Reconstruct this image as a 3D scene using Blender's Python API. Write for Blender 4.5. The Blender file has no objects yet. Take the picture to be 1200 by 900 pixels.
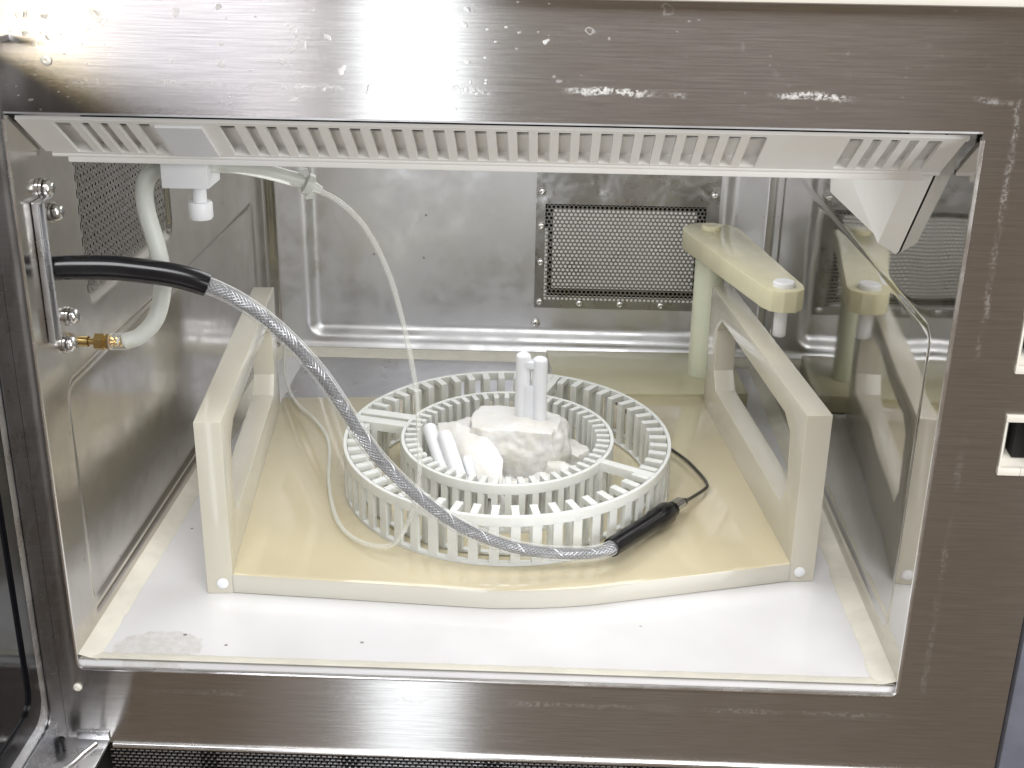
import bpy, bmesh, math, random
from mathutils import Vector, Matrix, noise

S = 0.01                       # everything below is measured in centimetres
rnd = random.Random(7)
scene = bpy.context.scene
COL = scene.collection

# ------------------------------------------------------------------ camera
def rot_z(a): return Matrix.Rotation(a, 3, 'Z')
cam_d = bpy.data.cameras.new('camera')
cam = bpy.data.objects.new('camera', cam_d)
COL.objects.link(cam)
R = rot_z(0.030) @ Matrix.Rotation(-0.3774, 3, 'X') @ Matrix.Rotation(-0.01585, 3, 'Y')
M = Matrix((R.col[0], R.col[2], -R.col[1])).transposed().to_4x4()
M.translation = Vector((22.685, -50.44, 35.64)) * S
cam.matrix_world = M
cam_d.sensor_width = 36.0
cam_d.lens = 36.0 * 1441.27 / 1200.0
cam_d.clip_start = 0.01
cam_d.clip_end = 60.0
scene.camera = cam

# ------------------------------------------------------------------ world and lamps
w = bpy.data.worlds.new('World')
scene.world = w
w.use_nodes = True
bg = w.node_tree.nodes['Background']
bg.inputs['Color'].default_value = (1.0, 0.78, 0.59, 1)
bg.inputs['Strength'].default_value = 0.20

def area(name, loc, target, sx, sy, power, color):
    d = bpy.data.lights.new(name, 'AREA')
    d.shape = 'RECTANGLE'; d.size = sx; d.size_y = sy; d.energy = power; d.color = color
    o = bpy.data.objects.new(name, d); COL.objects.link(o)
    o.location = loc
    q = (Vector(target) - Vector(loc)).to_track_quat('-Z', 'Y')
    o.rotation_euler = q.to_euler()
    return o

area('window_lamp', (-0.065, -2.0, 0.0), (-0.065, 0, 0.0), 0.21, 3.4, 7.2, (0.88, 0.94, 1.0))
area('wall_lamp', (-0.88, -3.0, 0.58), (-0.3, 0, 0.3), 0.86, 0.40, 13.0, (0.93, 0.92, 1.0))
area('warm_lamp', (-0.80, -2.0, 0.55), (0.0, 0, 0.3), 0.15, 0.42, 2.3, (1.0, 0.80, 0.40))
area('right_fill', (1.75, -1.5, 0.55), (0.2, 0.1, 0.1), 1.0, 1.3, 31.0, (0.95, 0.975, 1.0))  # fill light added from the right, outside what the front face mirrors
area('ceiling_lamp', (0.35, -1.15, 1.9), (0.2, 0.1, 0.1), 1.3, 1.0, 40.0, (0.97, 0.98, 1.0))
area('cavity_fill', (0.20, 0.20, 0.267), (0.20, 0.205, 0.0), 0.26, 0.22, 0.6, (0.98, 0.985, 1.0))  # fill light added under the ceiling to brighten the cavity

scene.render.engine = 'CYCLES'
scene.cycles.use_denoising = True
scene.cycles.max_bounces = 10
scene.cycles.glossy_bounces = 6
scene.cycles.transmission_bounces = 8
scene.cycles.sample_clamp_indirect = 4.0
scene.view_settings.view_transform = 'Standard'
scene.view_settings.look = 'None'
scene.view_settings.exposure = 0.0
scene.view_settings.gamma = 1.0
scene.view_settings.use_curve_mapping = False

# ------------------------------------------------------------------ materials
class NT:
    def __init__(s, name):
        s.m = bpy.data.materials.new(name); s.m.use_nodes = True
        s.t = s.m.node_tree; s.n = s.t.nodes; s.l = s.t.links
        s.b = s.n['Principled BSDF']
    def add(s, typ, **kw):
        n = s.n.new(typ)
        for k, v in kw.items(): setattr(n, k, v)
        return n
    def lk(s, a, b): s.l.new(a, b)
    def put(s, sock, v):
        if hasattr(v, 'is_output'): s.lk(v, sock)
        else: sock.default_value = v
    def math(s, op, a, b=0.0, c=0.0, clamp=False):
        n = s.add('ShaderNodeMath', operation=op, use_clamp=clamp)
        s.put(n.inputs[0], a); s.put(n.inputs[1], b); s.put(n.inputs[2], c)
        return n.outputs[0]
    def pos(s, sx=1, sy=1, sz=1):                 # place in the world, in centimetres
        g = s.add('ShaderNodeNewGeometry')
        v = s.add('ShaderNodeVectorMath', operation='MULTIPLY')
        s.lk(g.outputs['Position'], v.inputs[0]); v.inputs[1].default_value = (100*sx, 100*sy, 100*sz)
        return v.outputs[0]
    def noise(s, vec, scale, detail=3.0, rough=0.5):
        n = s.add('ShaderNodeTexNoise'); s.lk(vec, n.inputs['Vector'])
        n.inputs['Scale'].default_value = scale; n.inputs['Detail'].default_value = detail
        n.inputs['Roughness'].default_value = rough
        return n.outputs['Fac']
    def voro(s, vec, scale):
        n = s.add('ShaderNodeTexVoronoi'); s.lk(vec, n.inputs['Vector']); n.inputs['Scale'].default_value = scale
        return n.outputs['Distance'], n.outputs['Color']
    def ramp(s, v, a, b, lo=0.0, hi=1.0):
        n = s.add('ShaderNodeMapRange', interpolation_type='SMOOTHSTEP')
        s.put(n.inputs[0], v); s.put(n.inputs[1], a); s.put(n.inputs[2], b); s.put(n.inputs[3], lo); s.put(n.inputs[4], hi)
        return n.outputs[0]
    def mix(s, f, a, b):
        n = s.add('ShaderNodeMix', data_type='RGBA')
        s.put(n.inputs[0], f); s.put(n.inputs[6], a); s.put(n.inputs[7], b)
        return n.outputs[2]
    def bump(s, h, strength=0.3, dist=0.0005):
        n = s.add('ShaderNodeBump'); s.lk(h, n.inputs['Height'])
        n.inputs['Strength'].default_value = strength; n.inputs['Distance'].default_value = dist
        s.lk(n.outputs[0], s.b.inputs['Normal'])
    def set(s, **kw):
        names = dict(color='Base Color', metal='Metallic', rough='Roughness', trans='Transmission Weight', ior='IOR',
                     sss='Subsurface Weight', aniso='Anisotropic', arot='Anisotropic Rotation', coat='Coat Weight', coatr='Coat Roughness', spec='Specular IOR Level')
        for k, v in kw.items(): s.put(s.b.inputs[names[k]], v)
        return s
    def tangent(s, v):
        n = s.add('ShaderNodeCombineXYZ')
        for i in range(3): n.inputs[i].default_value = v[i]
        s.lk(n.outputs[0], s.b.inputs['Tangent'])

def c4(r, g, b): return (r, g, b, 1.0)

def brushed_front():
    k = NT('brushed_steel_front')
    p = k.pos()
    sep = k.add('ShaderNodeSeparateXYZ'); k.lk(p, sep.inputs[0])
    X, Z = sep.outputs[0], sep.outputs[2]
    st = k.noise(k.pos(0.3, 0.3, 13), 1.0, 5.0, 0.7)
    st2 = k.noise(k.pos(0.4, 0.4, 13), 1.0, 3.0, 0.6)
    cl = k.noise(p, 0.16, 4.0, 0.6)
    col = k.mix(k.ramp(st, 0.3, 0.7), c4(0.48, 0.47, 0.46), c4(0.61, 0.60, 0.585))
    col = k.mix(k.ramp(cl, 0.4, 0.75, 0.0, 0.35), col, c4(0.52, 0.47, 0.43))
    # outline of the opening, 1.3 cm out: crust left by the door seal
    ax = k.math('SUBTRACT', k.math('ABSOLUTE', k.math('SUBTRACT', X, 20.0)), 20.0)
    az = k.math('SUBTRACT', k.math('ABSOLUTE', k.math('SUBTRACT', Z, 13.55)), 13.55)
    d = k.math('MAXIMUM', ax, az)
    wob = k.math('MULTIPLY', k.math('SUBTRACT', k.noise(p, 0.8, 3.0), 0.5), 0.55)
    line = k.ramp(k.math('ABSOLUTE', k.math('SUBTRACT', k.math('ADD', d, wob), 1.25)), 0.04, 0.2, 1.0, 0.0)
    pat = k.ramp(k.noise(p, 0.22, 2.0), 0.44, 0.6)
    gr = k.ramp(k.noise(p, 5.0, 4.0, 0.7), 0.42, 0.62)
    where = k.math('ADD', k.math('MULTIPLY', k.ramp(X, 12, 24), k.ramp(Z, 26.5, 27.3, 0.0, 0.75)), k.ramp(Z, 4, 24, 0.10, 0.24))
    crust = k.math('MULTIPLY', k.math('MULTIPLY', k.math('MULTIPLY', line, pat), gr), where)
    # dried splashes on the upper strip
    warp = k.add('ShaderNodeVectorMath', operation='ADD'); k.lk(k.pos(0.8, 1, 1.1), warp.inputs[0])
    nn = k.add('ShaderNodeTexNoise'); k.lk(p, nn.inputs['Vector']); nn.inputs['Scale'].default_value = 1.4; k.lk(nn.outputs['Color'], warp.inputs[1])
    vd, vc = k.voro(warp.outputs[0], 1.25)
    sx = k.add('ShaderNodeSeparateColor'); k.lk(vc, sx.inputs[0])
    drop = k.math('MULTIPLY', k.ramp(vd, 0.10, 0.2, 1.0, 0.0), k.ramp(sx.outputs[0], 0.74, 0.78))
    ring = k.math('MULTIPLY', k.ramp(k.math('ABSOLUTE', k.math('SUBTRACT', vd, 0.27)), 0.02, 0.07, 1.0, 0.0), k.ramp(sx.outputs[1], 0.84, 0.86))
    up = k.math('MULTIPLY', k.ramp(Z, 27.2, 28.2), k.ramp(X, 24, 32, 1.0, 0.15))
    spl = k.math('MULTIPLY', k.math('MAXIMUM', drop, k.math('MULTIPLY', ring, 0.35)), up)
    fd, fc = k.voro(k.pos(0.75, 1, 1.5), 3.2)
    fx = k.add('ShaderNodeSeparateColor'); k.lk(fc, fx.inputs[0])
    fine = k.math('MULTIPLY', k.ramp(fd, 0.10, 0.2, 1.0, 0.0), k.ramp(fx.outputs[0], 0.7, 0.75))
    fine = k.math('MULTIPLY', k.math('MULTIPLY', fine, k.ramp(k.noise(p, 0.12, 2.0), 0.45, 0.6)), k.math('MULTIPLY', k.ramp(Z, 26.8, 27.4), k.ramp(X, 24, 33, 1.0, 0.2)))
    dirt = k.math('MAXIMUM', k.math('MAXIMUM', crust, k.math('MULTIPLY', spl, 0.55)), k.math('MULTIPLY', fine, 0.4), clamp=True)
    col = k.mix(dirt, col, c4(0.72, 0.71, 0.68))
    k.set(color=col, metal=k.math('SUBTRACT', 1.0, k.math('MULTIPLY', dirt, 0.85)),
          rough=k.math('ADD', k.math('ADD', 0.185, k.math('MULTIPLY', st2, 0.07)), k.math('MULTIPLY', dirt, 0.35), clamp=True), aniso=1.0)
    k.tangent((0, 0, 1))
    h = k.math('ADD', k.math('MULTIPLY', st2, 0.5), k.math('MULTIPLY', dirt, 2.0))
    k.bump(h, 0.07, 0.0004)
    return k.m

def steel(name, color, rough, wav=0.0, wscale=0.12, smudge=0.5, spots=0.0, flat=(1, 0, 1)):
    k = NT(name); p = k.pos()
    sm = k.ramp(k.noise(p, 0.35, 5.0, 0.65), 0.3, 0.75)
    col = k.mix(k.math('MULTIPLY', sm, smudge), c4(*color), c4(*[c*0.72 for c in color]))
    if spots:
        d, c = k.voro(k.pos(*flat), 0.55)
        s2 = k.add('ShaderNodeSeparateColor'); k.lk(c, s2.inputs[0])
        sp = k.math('MULTIPLY', k.ramp(d, 0.03, 0.075, 1.0, 0.0), k.ramp(s2.outputs[0], 0.6, 0.65))
        col = k.mix(k.math('MULTIPLY', sp, spots), col, c4(0.12, 0.11, 0.10))
    k.set(color=col, metal=1.0, rough=k.math('ADD', rough*0.7, k.math('MULTIPLY', sm, rough*0.7)))
    if wav:
        k.bump(k.noise(p, wscale, 2.0), wav, 0.01)
    return k.m

def plastic(name, color, rough=0.35, sss=0.0, var=0.08, scale=0.5, bump=0.03, tint=None, coat=0.0, specks=0.0):
    k = NT(name); p = k.pos()
    n = k.noise(p, scale, 4.0, 0.6)
    t = tint or tuple(c*(1-var*2.2) for c in color)
    col = k.mix(k.ramp(n, 0.3, 0.75), c4(*color), c4(*t))
    if specks:
        d, c = k.voro(k.pos(1, 1, 0), 0.3)
        s2 = k.add('ShaderNodeSeparateColor'); k.lk(c, s2.inputs[0])
        col = k.mix(k.math('MULTIPLY', k.math('MULTIPLY', k.ramp(d, 0.02, 0.04, 1.0, 0.0), k.ramp(s2.outputs[0], 0.7, 0.75)), specks), col, c4(0.14, 0.11, 0.08))
    k.set(color=col, rough=k.math('ADD', rough, k.math('MULTIPLY', k.noise(p, 1.3, 3.0), 0.12)), sss=sss, coat=coat, coatr=0.03)
    k.b.inputs['Subsurface Radius'].default_value = (0.010, 0.009, 0.006)
    k.b.inputs['Subsurface Scale'].default_value = 0.6
    if bump: k.bump(k.noise(p, 4.0, 4.0), bump, 0.0003 if bump < 0.2 else 0.0012)
    return k.m

def floor_mat():
    k = NT('white_enamel_floor'); p = k.pos()
    col = k.mix(k.ramp(k.noise(p, 0.16, 4.0), 0.35, 0.75), c4(0.74, 0.735, 0.74), c4(0.69, 0.68, 0.67))
    sep = k.add('ShaderNodeSeparateXYZ'); k.lk(p, sep.inputs[0])
    # torn greyish film in the near left corner
    wob = k.noise(p, 0.9, 4.0, 0.6)
    dx = k.math('DIVIDE', k.math('SUBTRACT', sep.outputs[0], 3.5), 2.3)
    dy = k.math('DIVIDE', k.math('SUBTRACT', sep.outputs[1], 1.3), 1.6)
    r = k.math('ADD', k.math('ADD', k.math('MULTIPLY', dx, dx), k.math('MULTIPLY', dy, dy)), k.math('MULTIPLY', k.math('SUBTRACT', wob, 0.5), 1.8))
    film = k.math('MULTIPLY', k.ramp(r, 0.8, 1.0, 1.0, 0.0), k.ramp(k.noise(p, 2.2, 4.0, 0.7), 0.3, 0.65, 0.35, 1.0))
    col = k.mix(k.math('MULTIPLY', film, 0.55), col, c4(0.50, 0.47, 0.42))
    d, c = k.voro(k.pos(1, 1, 0), 0.42)
    s2 = k.add('ShaderNodeSeparateColor'); k.lk(c, s2.inputs[0])
    sp = k.math('MULTIPLY', k.ramp(d, 0.035, 0.06, 1.0, 0.0), k.ramp(s2.outputs[0], 0.72, 0.75))
    col = k.mix(k.math('MULTIPLY', sp, 0.8), col, c4(0.16, 0.13, 0.10))
    k.set(color=col, rough=k.ramp(k.noise(p, 0.5, 3.0), 0.3, 0.8, 0.10, 0.22))
    k.bump(k.noise(p, 0.25, 3.0), 0.05, 0.004)
    return k.m

def tube_mat(name, color, trans=0.8, rough=0.18, ior=1.38):
    k = NT(name)
    k.set(color=c4(*color), rough=rough, trans=trans, ior=ior)
    return k.m

FRONT = brushed_front()
WALL_R = steel('mirror_steel_wall', (0.66, 0.645, 0.62), 0.05, 0.10, 0.06, 0.3)
WALL_L = steel('dull_steel_wall', (0.58, 0.555, 0.525), 0.19, 0.16, 0.07, 0.35, 0.5, (0, 1, 1))
BACK = steel('pressed_steel_back', (0.74, 0.745, 0.755), 0.42, 0.015, 0.14, 0.12, 0.7)
GALV = steel('grey_galvanised_plate', (0.42, 0.415, 0.40), 0.30, 0.2, 0.4, 0.6, 0.3)
DARKSTEEL = steel('dark_mesh_steel', (0.33, 0.325, 0.31), 0.32, 0.0, 0.1, 0.3)
BRIGHT = steel('bright_steel', (0.78, 0.77, 0.76), 0.24, 0.0, 0.1, 0.3)
ZINC = steel('zinc_bracket', (0.68, 0.68, 0.69), 0.30, 0.02, 3.0, 0.5)
FLOOR = floor_mat()
SEAL = plastic('cream_sealant', (0.76, 0.73, 0.63), 0.42, 0.0, 0.05, 0.8, 0.10)
WHITE = plastic('white_vent_plastic', (0.86, 0.855, 0.835), 0.32, 0.0, 0.05, 0.3, 0.02, (0.84, 0.82, 0.77))
PTFE = plastic('white_block_plastic', (0.80, 0.81, 0.82), 0.34, 0.15, 0.02, 0.4, 0.02)
ROTOR = plastic('milky_carousel_plastic', (0.74, 0.75, 0.71), 0.30, 0.2, 0.04, 0.6, 0.05)
MELT = plastic('chalky_melted_plastic', (0.74, 0.735, 0.715), 0.28, 0.2, 0.1, 0.5, 0.4, (0.72, 0.695, 0.63))
CARRIER = plastic('milky_tan_sheet', (0.57, 0.545, 0.46), 0.16, 0.2, 0.06, 0.12, 0.02, (0.53, 0.50, 0.41), coat=0.4)
BASE = plastic('tan_base_sheet', (0.60, 0.535, 0.375), 0.06, 0.15, 0.05, 0.10, 0.02, (0.57, 0.50, 0.335), coat=0.8, specks=0.8)
def slope_tint(m, col):              # upright faces of the sheet are tinted paler than its level ones
    t = m.node_tree; b = t.nodes['Principled BSDF']; src = b.inputs['Base Color'].links[0].from_socket
    g = t.nodes.new('ShaderNodeNewGeometry'); sp = t.nodes.new('ShaderNodeSeparateXYZ'); t.links.new(g.outputs['True Normal'], sp.inputs[0])
    a = t.nodes.new('ShaderNodeMath'); a.operation = 'ABSOLUTE'; t.links.new(sp.outputs[2], a.inputs[0])
    r = t.nodes.new('ShaderNodeMapRange'); t.links.new(a.outputs[0], r.inputs[0])
    r.inputs[1].default_value = 0.97; r.inputs[2].default_value = 0.75
    x = t.nodes.new('ShaderNodeMix'); x.data_type = 'RGBA'
    t.links.new(r.outputs[0], x.inputs[0]); t.links.new(src, x.inputs[6]); x.inputs[7].default_value = (*col, 1)
    t.links.new(x.outputs[2], b.inputs['Base Color'])
slope_tint(BASE, (0.54, 0.52, 0.45))
OLIVE = plastic('pale_olive_plastic', (0.56, 0.53, 0.36), 0.10, 0.2, 0.05, 0.15, 0.02)
POST = plastic('pale_green_plastic', (0.72, 0.745, 0.58), 0.30, 0.25, 0.04, 0.3, 0.02)
ARM = plastic('yellowed_milky_plastic', (0.67, 0.635, 0.44), 0.16, 0.25, 0.05, 0.3, 0.02)
BLACK = plastic('black_rubber', (0.007, 0.007, 0.009), 0.14, 0.0, 0.2, 1.0, 0.05)
DARKGAP = plastic('dark_void', (0.01, 0.01, 0.01), 0.9, 0.0, 0.0, 1.0, 0.0)  # near-black colour stands in for shade inside holes, gaps and ducts
GLASS = plastic('dark_door_glass', (0.012, 0.013, 0.016), 0.05, 0.0, 0.1, 0.3, 0.0)
DOORSTEEL = steel('grey_door_steel', (0.24, 0.24, 0.25), 0.28, 0.0, 0.3, 0.4)
PANEL = plastic('blue_grey_panel', (0.16, 0.17, 0.21), 0.4, 0.0, 0.1, 0.5, 0.05)
CREAM = plastic('cream_casing', (0.74, 0.71, 0.63), 0.45, 0.0, 0.03, 0.4, 0.05)
BRASS = steel('brass', (0.75, 0.56, 0.24), 0.22, 0.0, 0.1, 0.3)
def clear_film(name, color, body, rough):
    k = NT(name)
    k.set(color=c4(*color), rough=rough, spec=0.6)
    lw = k.add('ShaderNodeLayerWeight'); lw.inputs['Blend'].default_value = 0.35
    tr = k.add('ShaderNodeBsdfTransparent'); tr.inputs['Color'].default_value = (0.97, 0.975, 0.97, 1)
    mx = k.add('ShaderNodeMixShader')
    k.lk(k.ramp(lw.outputs['Facing'], 0.15, 1.0, body, 0.75), mx.inputs[0])
    k.lk(tr.outputs[0], mx.inputs[1]); k.lk(k.b.outputs[0], mx.inputs[2])
    k.lk(mx.outputs[0], k.n['Material Output'].inputs['Surface'])
    return k.m
CLEAR = clear_film('clear_hose', (0.88, 0.88, 0.87), 0.10, 0.08)
MILKY = tube_mat('milky_silicone_tube', (0.84, 0.86, 0.80), 0.45, 0.28)
THINT = clear_film('thin_clear_tube', (0.86, 0.86, 0.80), 0.28, 0.12)
STRAND = steel('braid_wire', (0.52, 0.52, 0.54), 0.40, 0.0, 0.1, 0.2)
CORE = plastic('grey_cable_core', (0.26, 0.26, 0.28), 0.4, 0.0, 0.1, 1.0, 0.0)
WIRE = plastic('dark_probe_wire', (0.06, 0.055, 0.045), 0.3, 0.0, 0.2, 1.0, 0.0)
FILTER = plastic('pale_filter_sheet', (0.90, 0.89, 0.86), 0.5, 0.0, 0.03, 0.6, 0.0)

# ------------------------------------------------------------------ mesh helpers (cm)
class MB:
    def __init__(s): s.v = []; s.f = []; s.sm = []
    def add(s, vs, fs, smooth=False):
        o = len(s.v); s.v += [tuple(v) for v in vs]
        for f in fs: s.f.append(tuple(i+o for i in f)); s.sm.append(smooth)
        return s
    def box(s, x0, x1, y0, y1, z0, z1, b=0.0, mat=None):
        if b > 0:
            bm = bmesh.new()
            bmesh.ops.create_cube(bm, size=1)
            for v in bm.verts:
                v.co = Vector(((x0+x1)/2+v.co.x*(x1-x0), (y0+y1)/2+v.co.y*(y1-y0), (z0+z1)/2+v.co.z*(z1-z0)))
            bmesh.ops.bevel(bm, geom=list(bm.edges), offset=b, segments=2, profile=0.6, affect='EDGES')
            s.take(bm, mat, True)
            return s
        vs = [(x, y, z) for z in (z0, z1) for y in (y0, y1) for x in (x0, x1)]
        if mat: vs = [mat @ Vector(v) for v in vs]
        return s.add(vs, [(0,2,3,1),(4,5,7,6),(0,1,5,4),(2,6,7,3),(0,4,6,2),(1,3,7,5)])
    def take(s, bm, mat=None, smooth=False):
        bm.verts.ensure_lookup_table(); bm.verts.index_update()
        vs = [(mat @ v.co) if mat else v.co.copy() for v in bm.verts]
        fs = [[v.index for v in f.verts] for f in bm.faces]
        s.add(vs, fs, smooth); bm.free()
        return s
    def prism(s, poly, fn, t0, t1, b=0.0):
        """poly: 2D outline; fn(u, v, t) -> 3D; pushed from t0 to t1"""
        bm = bmesh.new()
        a = [bm.verts.new(fn(u, v, t0)) for u, v in poly]
        c = [bm.verts.new(fn(u, v, t1)) for u, v in poly]
        n = len(poly)
        bm.faces.new(a[::-1]); bm.faces.new(c)
        for i in range(n): bm.faces.new((a[i], a[(i+1) % n], c[(i+1) % n], c[i]))
        bmesh.ops.recalc_face_normals(bm, faces=bm.faces)
        if b > 0:
            ed = [e for e in bm.edges if e.calc_face_angle(0) > 0.5]
            bmesh.ops.bevel(bm, geom=ed, offset=b, segments=2, profile=0.6, affect='EDGES')
        return s.take(bm, None, b > 0)
    def tube(s, pts, r, n=12, caps=True, sub=0):
        P = [Vector(p) for p in pts]
        rad = r if isinstance(r, (list, tuple)) else [r]*len(P)
        T = [(P[min(i+1, len(P)-1)]-P[max(i-1, 0)]).normalized() for i in range(len(P))]
        up = Vector((0, 0, 1)) if abs(T[0].z) < 0.9 else Vector((1, 0, 0))
        N = (up - T[0]*up.dot(T[0])).normalized()
        vs = []; fs = []
        for i, p in enumerate(P):
            N = (N - T[i]*N.dot(T[i])).normalized(); B = T[i].cross(N)
            for j in range(n):
                a = 2*math.pi*j/n
                vs.append(p + (N*math.cos(a)+B*math.sin(a))*rad[i])
            if i:
                for j in range(n):
                    k = (j+1) % n
                    fs.append(((i-1)*n+j, (i-1)*n+k, i*n+k, i*n+j))
        s.add(vs, fs, True)
        if caps:
            s.add([vs[j] for j in range(n)], [tuple(range(n))[::-1]])
            s.add([vs[-n+j] for j in range(n)], [tuple(range(n))])
        return s
    def lathe(s, prof, c, axis=(0, 0, 1), n=24, smooth=True):
        """prof: (radius, height) pairs"""
        q = Vector((0, 0, 1)).rotation_difference(Vector(axis)).to_matrix()
        c = Vector(c); vs = []; fs = []
        for i, (r, h) in enumerate(prof):
            for j in range(n):
                a = 2*math.pi*j/n
                vs.append(c + q @ Vector((r*math.cos(a), r*math.sin(a), h)))
            if i:
                for j in range(n):
                    k = (j+1) % n
                    fs.append(((i-1)*n+j, (i-1)*n+k, i*n+k, i*n+j))
        return s.add(vs, fs, smooth)
    def grid(s, nu, nv, fn, smooth=True):
        vs = [fn(i/(nu-1), j/(nv-1)) for j in range(nv) for i in range(nu)]
        fs = [(j*nu+i, j*nu+i+1, (j+1)*nu+i+1, (j+1)*nu+i) for j in range(nv-1) for i in range(nu-1)]
        return s.add(vs, fs, smooth)
    def mesh(s, name, mat, origin=(0, 0, 0)):
        me = bpy.data.meshes.new(name)
        o = Vector(origin)
        me.from_pydata([tuple((Vector(v)-o)*S) for v in s.v], [], s.f)
        me.polygons.foreach_set('use_smooth', s.sm)
        bm = bmesh.new(); bm.from_mesh(me)
        bmesh.ops.remove_doubles(bm, verts=bm.verts, dist=1e-6)
        bmesh.ops.recalc_face_normals(bm, faces=bm.faces)
        bm.to_mesh(me); bm.free()
        try: me.set_sharp_from_angle(angle=math.radians(38))
        except Exception: pass
        me.materials.append(mat)
        return me

BASES = {}
def thing(name, label, cat, loc, group=None):
    o = bpy.data.objects.new(name, None); COL.objects.link(o)
    o.empty_display_size = 0.02
    o.location = Vector(loc)*S
    o['label'] = label; o['category'] = cat
    if group: o['group'] = group
    BASES[o.name] = Vector(loc)
    return o
def part(name, mb, mat, parent, label=None, kind=None):
    org = BASES.get(parent.name, Vector((0, 0, 0)))
    o = bpy.data.objects.new(name, mb.mesh(name, mat, org)); COL.objects.link(o)
    o.parent = parent
    BASES[o.name] = org
    if label: o['label'] = label
    if kind: o['kind'] = kind
    return o
def copy_part(src, parent, loc=None, rot=None):
    o = src.copy(); COL.objects.link(o); o.parent = parent
    if loc is not None: o.location = Vector(loc)*S
    if rot is not None: o.rotation_euler = rot
    return o

def spline(pts, n=8):
    P = [Vector(p) for p in pts]
    P = [P[0]*2-P[1]] + P + [P[-1]*2-P[-2]]
    out = []
    for i in range(1, len(P)-2):
        a, b, c, d = P[i-1:i+3]
        for k in range(n):
            t = k/n
            out.append(0.5*((2*b)+(c-a)*t+(2*a-5*b+4*c-d)*t*t+(3*b-a-3*c+d)*t**3))
    out.append(P[-2])
    return out
def sstep(a, b, x):
    t = max(0.0, min(1.0, (x-a)/(b-a))); return t*t*(3-2*t)
def rrect(u, v, u0, u1, v0, v1, r):
    """signed distance to a rounded rectangle, negative inside"""
    cx, cy = (u0+u1)/2, (v0+v1)/2
    dx, dy = abs(u-cx)-(u1-u0)/2+r, abs(v-cy)-(v1-v0)/2+r
    return math.hypot(max(dx, 0), max(dy, 0))+min(max(dx, dy), 0)-r
def rpoly(u0, u1, v0, v1, r, n=5):
    out = []
    for cx, cy, a0 in ((u1-r, v1-r, 0), (u0+r, v1-r, 90), (u0+r, v0+r, 180), (u1-r, v0+r, 270)):
        for k in range(n+1):
            a = math.radians(a0+90*k/n); out.append((cx+r*math.cos(a), cy+r*math.sin(a)))
    return out

W, H, D = 40.0, 27.1, 45.0

# ================================================================== the oven
oven = thing('laboratory_microwave_oven', 'open stainless steel microwave oven with white louvre under the top edge of its cavity', 'microwave oven', (20, 0, 0))

# front face: brushed steel with the opening cut out
mb = MB()
FX0, FX1, FZ0, FZ1 = -1.6, 45.35, -4.45, 31.9
yb = 0.1
mb.box(FX0, FX1, 0, yb, H, FZ1); mb.box(FX0, FX1, 0, yb, FZ0, 0)
mb.box(FX0, 0, 0, yb, 0, H)
# right post with two latch slots
LZ = [(11.95, 14.8), (16.8, 19.6)]
mb.box(W, 42.95, 0, yb, 0, H); mb.box(44.6, FX1, 0, yb, 0, H)
zz = [0, 11.95, 14.8, 16.8, 19.6, H]
for a, b in ((0, 11.95), (14.8, 16.8), (19.6, H)): mb.box(42.95, 44.6, 0, yb, a, b)
face = part('front_frame', mb, FRONT, oven)
for a, b in LZ:
    m2 = MB()
    m2.prism([(42.95, a), (44.6, a), (44.6, b), (42.95, b)], lambda u, v, t: (u, t, v), -0.12, -0.12+0.02)
    m2 = MB()
    t = 0.22
    m2.box(42.9, 43.9, -0.14, 0.1, a-0.03, a+t+0.12, 0.05); m2.box(42.9, 44.65, -0.14, 0.1, b-t-0.08, b+0.03, 0.05)
    m2.prism([(42.92, a), (43.0, a), (43.0, b), (42.92, b)], lambda u, v, tt: (u, tt, v), -0.1, 0.1)
    m2.box(43.9, 44.65, -0.14, 0.1, a-0.03, a+t+0.12, 0.05)
    m2.grid(2, 2, lambda u, v, a=a, b=b: (43.0+u*0.75, 0.0+u*1.6, a+0.1+v*(b-a-0.2)), False)
    m2.grid(2, 2, lambda u, v, a=a: (43.0+u*1.6, -0.05+v*1.7, a+0.26+v*0.35), False)
    so = part('latch_socket', m2, CREAM, oven)
    m3 = MB(); m3.box(43.75, 44.62, 0.75, 1.6, a+0.5, b-0.3)
    part('latch_hole', m3, DARKGAP, so)

# bright rolled edge round the opening
mb = MB()
loop = rpoly(-0.02, W+0.02, -0.02, H+0.02, 0.35, 4)
pts = [(u, -0.02, v) for u, v in loop]
cut = 5
mb.tube(pts[5+4:]+pts[:1], 0.10, 8, True)
part('opening_trim', mb, BRIGHT, oven)

# casing above and control side panel
mb = MB(); mb.box(-2.2, 47.5, -0.5, 40, 31.93, 33.4, 0.25)
part('top_casing', mb, CREAM, oven)
mb = MB(); mb.box(45.45, 56, -0.25, 3, -6, 31.9, 0.15)
part('side_panel', mb, PANEL, oven)
mb = MB(); mb.box(45.36, 45.44, 0.2, 0.6, -5, 31.9)
part('panel_gap', mb, DARKGAP, oven)

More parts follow.
